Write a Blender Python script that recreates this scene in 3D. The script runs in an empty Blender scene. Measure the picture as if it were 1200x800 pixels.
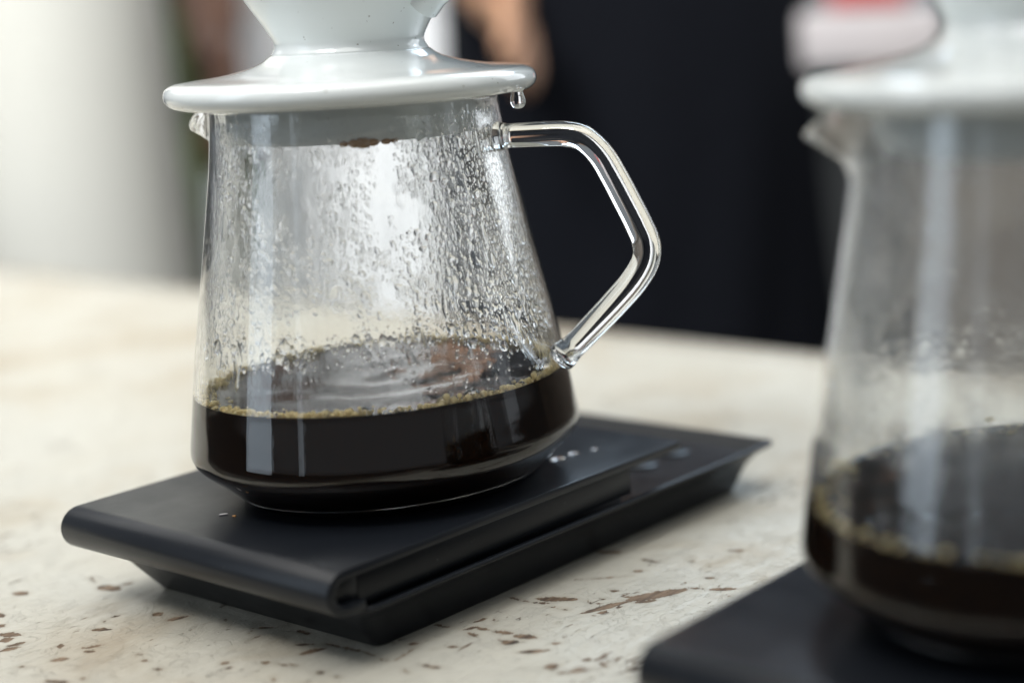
import bpy, bmesh, math, random
import numpy as np
from mathutils import Vector, Matrix

random.seed(7)
rng = np.random.default_rng(11)
MM = 0.001
scene = bpy.context.scene
C = scene.collection

# ------------------------------------------------------------------ camera
cam_d = bpy.data.cameras.new('camera')
cam = bpy.data.objects.new('camera', cam_d)
C.objects.link(cam)
CR = Vector((0.8182081511, 0.5729144082, -0.0480052323))
CU = Vector((-0.0796811043, 0.1956960805, 0.9774221021))
CF = Vector((-0.5693736410, 0.7959096211, -0.2057705809))
CP = Vector((451.40333, -247.2, 166.90856)) * MM
cam.matrix_world = Matrix(((CR.x, CU.x, -CF.x, CP.x), (CR.y, CU.y, -CF.y, CP.y),
                           (CR.z, CU.z, -CF.z, CP.z), (0, 0, 0, 1)))
cam_d.sensor_width = 36.0
cam_d.lens = 1937.9 * 36 / 1200
cam_d.shift_x = -355.69 / 1200
cam_d.shift_y = -4.48 / 1200
cam_d.clip_start = 0.01
cam_d.clip_end = 200
cam_d.dof.use_dof = True
cam_d.dof.focus_distance = 0.466
cam_d.dof.aperture_fstop = 3.7
cam_d.dof.aperture_blades = 9
scene.camera = cam

# ------------------------------------------------------------------ world and lamps
world = bpy.data.worlds.new('World')
scene.world = world
world.use_nodes = True
bg = world.node_tree.nodes['Background']
bg.inputs[0].default_value = (0.86, 0.93, 1.0, 1)
bg.inputs[1].default_value = 0.21


def area(name, loc, target, sx, sy, watts, col):
    d = bpy.data.lights.new(name, 'AREA')
    d.shape = 'RECTANGLE'
    d.size, d.size_y = sx, sy
    d.energy = watts
    d.color = col
    o = bpy.data.objects.new(name, d)
    C.objects.link(o)
    o.location = loc
    v = Vector(target) - Vector(loc)
    o.rotation_euler = v.to_track_quat('-Z', 'Y').to_euler()
    return o


area('ceiling_daylight', (-0.25, -0.25, 2.3), (-0.35, 0.5, 0), 3.0, 2.4, 80, (1.0, 0.975, 0.93))
area('side_window_light', (-2.35, 0.75, 1.45), (-0.95, 0.7, 0.15), 2.0, 1.4, 8, (0.99, 0.985, 0.96))
area('window_light', (-0.95, -1.75, 0.75), (0.06, 0.07, 0.2), 0.72, 1.7, 8.5, (0.74, 0.87, 1.0))
area('window_light_narrow', (0.02, -2.0, 0.75), (0.06, 0.07, 0.2), 0.13, 1.6, 0.7, (0.78, 0.89, 1.0))
area('back_window_light', (-0.7, 2.7, 2.2), (0.1, 0.1, 0.1), 2.4, 1.2, 52, (0.66, 0.83, 1.0))
area('back_right_fill_light', (0.45, 2.6, 0.95), (0.1, 0.1, 0.1), 1.3, 1.5, 15, (0.90, 0.95, 1.0))  # added lamp in place of bright surroundings, lightens the glass rod handle

area('right_window_light', (1.65, 1.3, 0.75), (0.06, 0.07, 0.2), 0.36, 1.5, 1.0, (0.85, 0.92, 1.0))
area('right_window_light_narrow', (2.0, 0.62, 0.75), (0.06, 0.07, 0.2), 0.13, 1.5, 0.42, (0.85, 0.92, 1.0))
sl_ = area('apron_fill_light', (0.0, -0.95, 1.9), (-1.0, 1.0, 0.10), 0.7, 0.7, 14.0, (0.97, 0.985, 1.0))  # added lamp without a real source, brightens the white apron behind the server
sl_.data.spread = math.radians(66)

vs = scene.view_settings
vs.view_transform = 'Standard'
vs.look = 'None'
vs.exposure = 0.06
vs.gamma = 1.0
vs.use_curve_mapping = False
cy_ = scene.cycles
scene.render.engine = 'CYCLES'
cy_.max_bounces = 28
cy_.transmission_bounces = 28
cy_.glossy_bounces = 8
cy_.diffuse_bounces = 4
cy_.transparent_max_bounces = 24
cy_.sample_clamp_indirect = 12.0
cy_.use_denoising = True
try:
    cy_.denoiser = 'OPENIMAGEDENOISE'
except Exception:
    pass
cy_.blur_glossy = 0.3


# ------------------------------------------------------------------ materials
def new_mat(name):
    m = bpy.data.materials.new(name)
    m.use_nodes = True
    nt = m.node_tree
    return m, nt, nt.nodes['Principled BSDF']


def N(nt, t, **kw):
    n = nt.nodes.new(t)
    for k, v in kw.items():
        setattr(n, k, v)
    return n


def setp(b, col=None, rough=None, ior=None, spec=None, trans=None, coat=None, metal=None):
    if col is not None: b.inputs['Base Color'].default_value = (*col, 1)
    if rough is not None: b.inputs['Roughness'].default_value = rough
    if ior is not None: b.inputs['IOR'].default_value = ior
    if spec is not None: b.inputs['Specular IOR Level'].default_value = spec
    if trans is not None: b.inputs['Transmission Weight'].default_value = trans
    if coat is not None: b.inputs['Coat Weight'].default_value = coat
    if metal is not None: b.inputs['Metallic'].default_value = metal


def noise(nt, scale, detail=3, rough=0.5, vec=None, dist=0.0):
    n = N(nt, 'ShaderNodeTexNoise')
    n.inputs['Scale'].default_value = scale
    n.inputs['Detail'].default_value = detail
    n.inputs['Roughness'].default_value = rough
    n.inputs['Distortion'].default_value = dist
    if vec is not None: nt.links.new(vec, n.inputs['Vector'])
    return n


def ramp(nt, fac, stops):
    r = N(nt, 'ShaderNodeValToRGB')
    e = r.color_ramp.elements
    e[0].position, e[0].color = stops[0][0], stops[0][1]
    e[1].position, e[1].color = stops[-1][0], stops[-1][1]
    for p, c in stops[1:-1]:
        k = e.new(p); k.color = c
    nt.links.new(fac, r.inputs[0])
    return r


def math_n(nt, op, a, b=None, clamp=False):
    n = N(nt, 'ShaderNodeMath', operation=op, use_clamp=clamp)
    for i, v in enumerate((a, b)):
        if v is None: continue
        if isinstance(v, (int, float)): n.inputs[i].default_value = v
        else: nt.links.new(v, n.inputs[i])
    return n.outputs[0]


def mixc(nt, fac, a, b):
    n = N(nt, 'ShaderNodeMix', data_type='RGBA')
    for s, v in ((0, fac), (6, a), (7, b)):
        if isinstance(v, (int, float)): n.inputs[s].default_value = v
        elif isinstance(v, tuple): n.inputs[s].default_value = v
        else: nt.links.new(v, n.inputs[s])
    return n.outputs[2]


def bump(nt, b, height, strength, dist):
    n = N(nt, 'ShaderNodeBump')
    n.inputs['Strength'].default_value = strength
    n.inputs['Distance'].default_value = dist
    nt.links.new(height, n.inputs['Height'])
    nt.links.new(n.outputs[0], b.inputs['Normal'])
    return n


def objcoord(nt, scale=(1, 1, 1), rot=(0, 0, 0)):
    tc = N(nt, 'ShaderNodeTexCoord')
    mp = N(nt, 'ShaderNodeMapping')
    mp.inputs['Scale'].default_value = scale
    mp.inputs['Rotation'].default_value = rot
    nt.links.new(tc.outputs['Object'], mp.inputs['Vector'])
    return mp.outputs[0]


MAT = {}


def simple(name, col, rough, var=0.0, nscale=40, bstr=0.0, **kw):
    m, nt, b = new_mat(name)
    setp(b, col, rough, **kw)
    v = objcoord(nt)
    n = noise(nt, nscale, 4, vec=v)
    if var:
        a = tuple(c * (1 - var) for c in col) + (1,)
        d = tuple(min(1, c * (1 + var)) for c in col) + (1,)
        nt.links.new(mixc(nt, n.outputs[0], a, d), b.inputs['Base Color'])
    if bstr:
        bump(nt, b, n.outputs[0], bstr, 0.001)
    MAT[name] = m
    return m


def build_materials():
    # clear glass
    m, nt, b = new_mat('clear_glass')
    setp(b, (0.985, 0.995, 0.99), 0.0, ior=1.48, trans=1.0)
    MAT['glass'] = m
    # inner glass wall, fogged by steam in streaks
    m, nt, b = new_mat('steamed_glass')
    setp(b, (0.99, 0.995, 0.99), 0.0, ior=1.48, trans=1.0)
    tr = N(nt, 'ShaderNodeBsdfTranslucent'); tr.inputs[0].default_value = (0.95, 0.97, 0.97, 1)
    df = N(nt, 'ShaderNodeBsdfDiffuse'); df.inputs[0].default_value = (0.9, 0.93, 0.93, 1)
    mx = N(nt, 'ShaderNodeMixShader'); mx.inputs[0].default_value = 0.3
    nt.links.new(tr.outputs[0], mx.inputs[1]); nt.links.new(df.outputs[0], mx.inputs[2])
    v = objcoord(nt, (60, 60, 9))
    n1 = noise(nt, 1.0, 4, 0.6, v, 0.6)
    v2 = objcoord(nt, (260, 260, 120))
    n2 = noise(nt, 1.0, 3, 0.6, v2)
    f = math_n(nt, 'ADD', math_n(nt, 'MULTIPLY', n1.outputs[0], 0.75), math_n(nt, 'MULTIPLY', n2.outputs[0], 0.25))
    r = ramp(nt, f, [(0.36, (0.015,) * 3 + (1,)), (0.52, (0.06,) * 3 + (1,)), (0.70, (0.2,) * 3 + (1,))])
    tc = N(nt, 'ShaderNodeTexCoord'); sp = N(nt, 'ShaderNodeSeparateXYZ')
    nt.links.new(tc.outputs['Object'], sp.inputs[0])
    mr = N(nt, 'ShaderNodeMapRange'); mr.interpolation_type = 'SMOOTHSTEP'
    for i, q in ((1, 0.030), (2, 0.05), (3, 0.15), (4, 1.0)): mr.inputs[i].default_value = q
    nt.links.new(sp.outputs['Z'], mr.inputs[0])
    # less fog towards the handle side
    dt = N(nt, 'ShaderNodeVectorMath', operation='DOT_PRODUCT'); nt.links.new(tc.outputs['Object'], dt.inputs[0])
    dt.inputs[1].default_value = (0.818, 0.573, 0)
    m2 = N(nt, 'ShaderNodeMapRange'); m2.interpolation_type = 'SMOOTHSTEP'
    for i, q in ((1, 0.008), (2, 0.036), (3, 1.0), (4, 0.18)): m2.inputs[i].default_value = q
    nt.links.new(dt.outputs['Value'], m2.inputs[0])
    fac = math_n(nt, 'MULTIPLY', math_n(nt, 'MULTIPLY', r.outputs[0], mr.outputs[0]), m2.outputs[0])
    fin = N(nt, 'ShaderNodeMixShader')
    nt.links.new(fac, fin.inputs[0]); nt.links.new(b.outputs[0], fin.inputs[1]); nt.links.new(mx.outputs[0], fin.inputs[2])
    out = nt.nodes['Material Output']; nt.links.new(fin.outputs[0], out.inputs[0])
    bump(nt, b, n2.outputs[0], 0.25, 0.0004)
    MAT['steamed'] = m
    # water
    m, nt, b = new_mat('water')
    setp(b, (1, 1, 1), 0.0, ior=1.33, trans=1.0)
    MAT['water'] = m
    # coffee
    m, nt, b = new_mat('black_coffee')
    setp(b, (0.010, 0.0045, 0.002), 0.015, ior=1.33)
    v = objcoord(nt, (1, 1, 1))
    n = noise(nt, 70, 2, 0.5, v, 1.5)
    bump(nt, b, n.outputs[0], 0.05, 0.0012)
    MAT['coffee'] = m
    # foam bubble film
    m, nt, b = new_mat('coffee_foam_film')
    setp(b, (1.0, 0.86, 0.50), 0.05, ior=1.45)
    gl = N(nt, 'ShaderNodeBsdfGlass'); gl.inputs['Color'].default_value = (1.0, 0.94, 0.76, 1)
    gl.inputs['IOR'].default_value = 1.16; gl.inputs['Roughness'].default_value = 0.02
    mx = N(nt, 'ShaderNodeMixShader'); mx.inputs[0].default_value = 0.24
    tl = N(nt, 'ShaderNodeBsdfTranslucent'); tl.inputs[0].default_value = (1.0, 0.86, 0.48, 1)
    ml = N(nt, 'ShaderNodeMixShader'); ml.inputs[0].default_value = 0.35
    nt.links.new(b.outputs[0], ml.inputs[1]); nt.links.new(tl.outputs[0], ml.inputs[2])
    nt.links.new(ml.outputs[0], mx.inputs[1]); nt.links.new(gl.outputs[0], mx.inputs[2])
    nt.links.new(mx.outputs[0], nt.nodes['Material Output'].inputs[0])
    MAT['foam'] = m
    m, nt, b = new_mat('bubble_film')
    setp(b, (0.9, 0.8, 0.55), 0.02, ior=1.5)
    tp = N(nt, 'ShaderNodeBsdfTransparent'); tp.inputs[0].default_value = (1.0, 0.97, 0.88, 1)
    lw = N(nt, 'ShaderNodeFresnel'); lw.inputs[0].default_value = 1.7
    gs = N(nt, 'ShaderNodeBsdfGlossy'); gs.inputs['Roughness'].default_value = 0.02
    mx = N(nt, 'ShaderNodeMixShader')
    nt.links.new(lw.outputs[0], mx.inputs[0]); nt.links.new(tp.outputs[0], mx.inputs[1]); nt.links.new(gs.outputs[0], mx.inputs[2])
    nt.links.new(mx.outputs[0], nt.nodes['Material Output'].inputs[0])
    MAT['bubble'] = m
    # coffee-brown residue
    simple('coffee_residue', (0.46, 0.24, 0.085), 0.2, 0.3, 300)
    # glazed porcelain
    m, nt, b = new_mat('white_porcelain')
    setp(b, (0.83, 0.86, 0.84), 0.10, ior=1.5, coat=0.5)
    b.inputs['Coat Roughness'].default_value = 0.03
    v = objcoord(nt)
    n = noise(nt, 38, 3, 0.5, v)
    bump(nt, b, n.outputs[0], 0.08, 0.001)
    n2 = noise(nt, 900, 1, 0.5, v)
    sp_ = ramp(nt, n2.outputs[0], [(0.20, (0.25, 0.22, 0.18, 1)), (0.235, (0.83, 0.86, 0.84, 1))])
    nt.links.new(sp_.outputs[0], b.inputs['Base Color'])
    MAT['porcelain'] = m
    # black matte plastic
    m, nt, b = new_mat('black_plastic')
    setp(b, (0.0075, 0.009, 0.012), 0.32, ior=1.34)
    v = objcoord(nt)
    n = noise(nt, 4200, 2, 0.5, v)
    n2 = noise(nt, 60, 4, 0.6, v)
    bump(nt, b, n.outputs[0], 0.10, 0.0002)
    rr = ramp(nt, n2.outputs[0], [(0.3, (0.28,) * 3 + (1,)), (0.7, (0.36,) * 3 + (1,))])
    nt.links.new(rr.outputs[0], b.inputs['Roughness'])
    du = noise(nt, 1100, 2, 0.5, v)
    dr = ramp(nt, du.outputs[0], [(0.72, (0.0075, 0.009, 0.012, 1)), (0.78, (0.07, 0.07, 0.07, 1))])
    nt.links.new(dr.outputs[0], b.inputs['Base Color'])
    MAT['plastic'] = m
    m, nt, b = new_mat('black_gloss_window')
    setp(b, (0.010, 0.012, 0.015), 0.3, ior=1.36)
    MAT['lcd'] = m
    # chipped white paint on wood
    m, nt, b = new_mat('chipped_white_paint')
    at = N(nt, 'ShaderNodeAttribute'); at.attribute_name = 'chip_distance'
    v = objcoord(nt)
    nz = noise(nt, 420, 5, 0.68, objcoord(nt, (1, 0.5, 1), (0, 0, math.radians(-32))), 0.5)
    nz2 = noise(nt, 1900, 3, 0.6, v)
    d = math_n(nt, 'ADD', at.outputs['Fac'], math_n(nt, 'MULTIPLY', math_n(nt, 'SUBTRACT', nz.outputs[0], 0.5), 3.6))
    d = math_n(nt, 'ADD', d, math_n(nt, 'MULTIPLY', math_n(nt, 'SUBTRACT', nz2.outputs[0], 0.5), 1.5))
    chip = ramp(nt, math_n(nt, 'ADD', math_n(nt, 'MULTIPLY', d, 0.5), 0.5), [(0.36, (1, 1, 1, 1)), (0.44, (0, 0, 0, 1))])
    grime = ramp(nt, math_n(nt, 'MULTIPLY', math_n(nt, 'ADD', at.outputs['Fac'], math_n(nt, 'MULTIPLY', nz.outputs[0], 2.5)), 0.25), [(0.15, (1, 1, 1, 1)), (0.75, (0, 0, 0, 1))])
    # scattered fine scratches and flakes, stretched along the boards
    vs1 = objcoord(nt, (1, 0.34, 1), (0, 0, math.radians(-32)))
    s1 = noise(nt, 430, 3, 0.6, vs1, 0.4)
    s2 = noise(nt, 26, 3, 0.6, v)
    s3 = math_n(nt, 'ADD', s1.outputs[0], math_n(nt, 'MULTIPLY', math_n(nt, 'SUBTRACT', s2.outputs[0], 0.5), 0.55))
    fine = ramp(nt, s3, [(0.685, (0, 0, 0, 1)), (0.74, (1, 1, 1, 1))])
    mask = math_n(nt, 'MAXIMUM', chip.outputs[0], fine.outputs[0])
    wn = noise(nt, 340, 4, 0.6, objcoord(nt, (1, 0.15, 1), (0, 0, math.radians(-32))))
    wood = ramp(nt, wn.outputs[0], [(0.3, (0.028, 0.017, 0.010, 1)), (0.48, (0.12, 0.077, 0.045, 1)), (0.66, (0.22, 0.15, 0.095, 1))])
    pn = noise(nt, 9, 4, 0.6, v, 0.5)
    paint = ramp(nt, pn.outputs[0], [(0.3, (0.34, 0.295, 0.225, 1)), (0.43, (0.42, 0.395, 0.33, 1)), (0.7, (0.45, 0.435, 0.38, 1))])
    dirty = mixc(nt, math_n(nt, 'MULTIPLY', grime.outputs[0], 0.35), paint.outputs[0], (0.24, 0.195, 0.135, 1))
    st = noise(nt, 13, 4, 0.65, v, 0.4)
    stf = ramp(nt, st.outputs[0], [(0.52, (0, 0, 0, 1)), (0.70, (0.75, 0.75, 0.75, 1))])
    dirty = mixc(nt, stf.outputs[0], dirty, (0.33, 0.265, 0.175, 1))
    sk = noise(nt, 260, 5, 0.7, objcoord(nt, (1, 0.10, 1), (0, 0, math.radians(-32))), 0.2)
    skr = ramp(nt, sk.outputs[0], [(0.32, (0.80, 0.78, 0.74, 1)), (0.5, (1, 1, 1, 1))])
    mm_ = N(nt, 'ShaderNodeMix', data_type='RGBA', blend_type='MULTIPLY'); mm_.inputs[0].default_value = 0.3
    nt.links.new(dirty, mm_.inputs[6]); nt.links.new(skr.outputs[0], mm_.inputs[7])
    nt.links.new(mixc(nt, mask, mm_.outputs[2], wood.outputs[0]), b.inputs['Base Color'])
    rg = N(nt, 'ShaderNodeMapRange'); rg.inputs[3].default_value = 0.42; rg.inputs[4].default_value = 0.75
    nt.links.new(mask, rg.inputs[0]); nt.links.new(rg.outputs[0], b.inputs['Roughness'])
    br = noise(nt, 210, 4, 0.6, objcoord(nt, (1, 0.12, 1), (0, 0, math.radians(-32))), 0.3)
    br2 = noise(nt, 60, 4, 0.6, v, 0.2)
    h = math_n(nt, 'ADD', math_n(nt, 'MULTIPLY', br.outputs[0], 0.45), math_n(nt, 'MULTIPLY', br2.outputs[0], 1.1))
    ly = noise(nt, 85, 6, 0.62, v, 1.2)
    lr = ramp(nt, ly.outputs[0], [(0.490, (0, 0, 0, 1)), (0.505, (1, 1, 1, 1))])
    ly2 = noise(nt, 190, 5, 0.62, objcoord(nt, (1, 0.45, 1), (0, 0, math.radians(20))), 0.8)
    lr2 = ramp(nt, ly2.outputs[0], [(0.575, (0, 0, 0, 1)), (0.59, (1, 1, 1, 1))])
    h = math_n(nt, 'ADD', h, math_n(nt, 'MULTIPLY', lr.outputs[0], 0.30))
    h = math_n(nt, 'ADD', h, math_n(nt, 'MULTIPLY', lr2.outputs[0], 0.35))
    h = math_n(nt, 'SUBTRACT', h, math_n(nt, 'MULTIPLY', mask, 1.5))
    bump(nt, b, h, 0.6, 0.0020)
    MAT['paint'] = m
    simple('white_column_paint', (0.50, 0.495, 0.45), 0.6, 0.05, 6)
    simple('black_cloth', (0.0045, 0.0052, 0.0075), 0.95, 0.25, 60, spec=0.08)
    simple('white_cloth', (0.90, 0.91, 0.92), 0.9, 0.05, 20)
    simple('navy_cloth', (0.05, 0.055, 0.07), 0.9, 0.2, 30)
    simple('dark_skin', (0.15, 0.068, 0.038), 0.5, 0.12, 12)
    simple('tan_skin', (0.37, 0.20, 0.115), 0.5, 0.1, 12)
    simple('dark_hair', (0.02, 0.013, 0.01), 0.6, 0.3, 200)
    simple('counter_wood', (0.105, 0.088, 0.072), 0.6, 0.3, 9)
    simple('pale_carton', (0.44, 0.41, 0.41), 0.7, 0.05, 10)
    simple('red_lid', (0.42, 0.06, 0.06), 0.5, 0.1, 10)
    simple('ground_paving', (0.11, 0.11, 0.105), 0.9, 0.15, 3)
    simple('leaf_green', (0.16, 0.22, 0.09), 0.6, 0.35, 4)
    simple('bark', (0.12, 0.08, 0.05), 0.9, 0.3, 20)


build_materials()


# ------------------------------------------------------------------ helpers
def link(name, verts, faces, mat, parent=None, smooth=True, sharp=None, mats=None, midx=None):
    me = bpy.data.meshes.new(name)
    me.from_pydata([tuple(v) for v in verts], [], [tuple(f) for f in faces])
    return link_mesh(name, me, mat, parent, smooth, sharp, mats, midx)


def link_mesh(name, me, mat, parent=None, smooth=True, sharp=None, mats=None, midx=None):
    for mm in (mats or [mat]):
        me.materials.append(MAT[mm])
    if midx is not None:
        me.polygons.foreach_set('material_index', midx)
    if smooth:
        me.polygons.foreach_set('use_smooth', [True] * len(me.polygons))
        if sharp: me.set_sharp_from_angle(angle=math.radians(sharp))
    me.update()
    o = bpy.data.objects.new(name, me)
    C.objects.link(o)
    if parent: o.parent = parent
    return o


def thing(name, loc, label, cat, group=None, rz=0.0):
    o = bpy.data.objects.new(name, None)
    o.empty_display_size = 0.02
    C.objects.link(o)
    o.location = loc
    o.rotation_euler = (0, 0, rz)
    return tag(o, label, cat, group)


def tag(o, label=None, cat=None, group=None, kind=None):
    if label: o['label'] = label
    if cat: o['category'] = cat
    if group: o['group'] = group
    if kind: o['kind'] = kind
    return o


def copy_tree(o, parent=None):
    c = o.copy()
    C.objects.link(c)
    c.parent = parent
    for ch in [x for x in bpy.data.objects if x.parent == o]:
        copy_tree(ch, c)
    return c


def catmull(P, n):
    P = np.array(P, float)
    Q = np.vstack([2 * P[0] - P[1], P, 2 * P[-1] - P[-2]])
    out = []
    for i in range(len(P) - 1):
        a, b, c, d = Q[i:i + 4]
        for t in np.linspace(0, 1, n, endpoint=False):
            out.append(0.5 * (2 * b + (c - a) * t + (2 * a - 5 * b + 4 * c - d) * t * t + (3 * b - a - 3 * c + d) * t ** 3))
    out.append(P[-1])
    return np.array(out)


def lathe(profile, seg, closed=False, cap=False):
    """profile: list of (r, z); r == 0 allowed at either end."""
    V, F, rings = [], [], []
    for r, z in profile:
        if r < 1e-9:
            rings.append([len(V)]); V.append((0, 0, z))
        else:
            rings.append(list(range(len(V), len(V) + seg)))
            for k in range(seg):
                a = 2 * math.pi * k / seg
                V.append((r * math.cos(a), r * math.sin(a), z))
    pairs = list(zip(rings[:-1], rings[1:]))
    if closed: pairs.append((rings[-1], rings[0]))
    for A, B in pairs:
        for k in range(seg):
            j = (k + 1) % seg
            if len(A) == 1 and len(B) == 1: continue
            if len(A) == 1: F.append((A[0], B[j], B[k]))
            elif len(B) == 1: F.append((A[k], A[j], B[0]))
            else: F.append((A[k], A[j], B[j], B[k]))
    return V, F


def tube(path, radii, seg=16, cap=True, squash=1.0):
    path = [Vector(p) for p in path]
    V, F = [], []
    t0 = (path[1] - path[0]).normalized()
    ref = Vector((0, 0, 1)) if abs(t0.z) < 0.9 else Vector((1, 0, 0))
    n = (ref - t0 * ref.dot(t0)).normalized()
    for i, p in enumerate(path):
        t = (path[min(i + 1, len(path) - 1)] - path[max(i - 1, 0)]).normalized()
        n = (n - t * n.dot(t)).normalized()
        b = t.cross(n)
        for k in range(seg):
            a = 2 * math.pi * k / seg
            V.append(p + n * (radii[i] * math.cos(a)) + b * (radii[i] * squash * math.sin(a)))
    for i in range(len(path) - 1):
        for k in range(seg):
            j = (k + 1) % seg
            F.append((i * seg + k, i * seg + j, (i + 1) * seg + j, (i + 1) * seg + k))
    if cap:
        F.append(tuple(reversed(range(seg))))
        F.append(tuple(range((len(path) - 1) * seg, len(path) * seg)))
    return V, F


def bevel_mesh(V, F, w, segs=2):
    bm = bmesh.new()
    vs_ = [bm.verts.new(v) for v in V]
    for f in F: bm.faces.new([vs_[i] for i in f])
    bmesh.ops.recalc_face_normals(bm, faces=bm.faces)
    es = [e for e in bm.edges if len(e.link_faces) == 2 and e.calc_face_angle(0) > math.radians(28)]
    bmesh.ops.bevel(bm, geom=es, offset=w, segments=segs, profile=0.5, affect='EDGES', clamp_overlap=True)
    me = bpy.data.meshes.new('m')
    bm.to_mesh(me); bm.free()
    return me


def box_vf(x0, x1, y0, y1, z0, z1):
    V = [(x0, y0, z0), (x1, y0, z0), (x1, y1, z0), (x0, y1, z0), (x0, y0, z1), (x1, y0, z1), (x1, y1, z1), (x0, y1, z1)]
    F = [(0, 3, 2, 1), (4, 5, 6, 7), (0, 1, 5, 4), (1, 2, 6, 5), (2, 3, 7, 6), (3, 0, 4, 7)]
    return V, F


def box(name, b, mat, parent, w=0.0005):
    V, F = box_vf(*b)
    return link_mesh(name, bevel_mesh(V, F, w), mat, parent, sharp=40)


def rrect(x0, x1, y0, y1, r, n=6):
    pts = []
    for cx, cy, a0 in ((x1 - r, y1 - r, 0), (x0 + r, y1 - r, 90), (x0 + r, y0 + r, 180), (x1 - r, y0 + r, 270)):
        for k in range(n + 1):
            a = math.radians(a0 + 90 * k / n)
            pts.append((cx + r * math.cos(a), cy + r * math.sin(a)))
    return pts


def ico(sub):
    bm = bmesh.new()
    bmesh.ops.create_icosphere(bm, subdivisions=sub, radius=1)
    bm.verts.index_update()
    v = np.array([x.co[:] for x in bm.verts]); f = np.array([[q.index for q in x.verts] for x in bm.faces])
    bm.free()
    return v, f


def mesh_np(name, V, F):
    """fast mesh from numpy: V (n,3), F (m,3) or (m,4)"""
    me = bpy.data.meshes.new(name)
    k = F.shape[1]
    me.vertices.add(len(V)); me.vertices.foreach_set('co', V.astype(np.float32).ravel())
    me.loops.add(F.size); me.loops.foreach_set('vertex_index', F.astype(np.int32).ravel())
    me.polygons.add(len(F)); me.polygons.foreach_set('loop_start', np.arange(0, F.size, k, dtype=np.int32))
    me.update(calc_edges=True)
    me.validate()
    return me


# ------------------------------------------------------------------ ground
V, F = [(-60, -60, -0.75), (60, -60, -0.75), (60, 60, -0.75), (-60, 60, -0.75)], [(0, 1, 2, 3)]
tag(link('ground', V, F, 'ground_paving', smooth=False), kind='structure')

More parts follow.
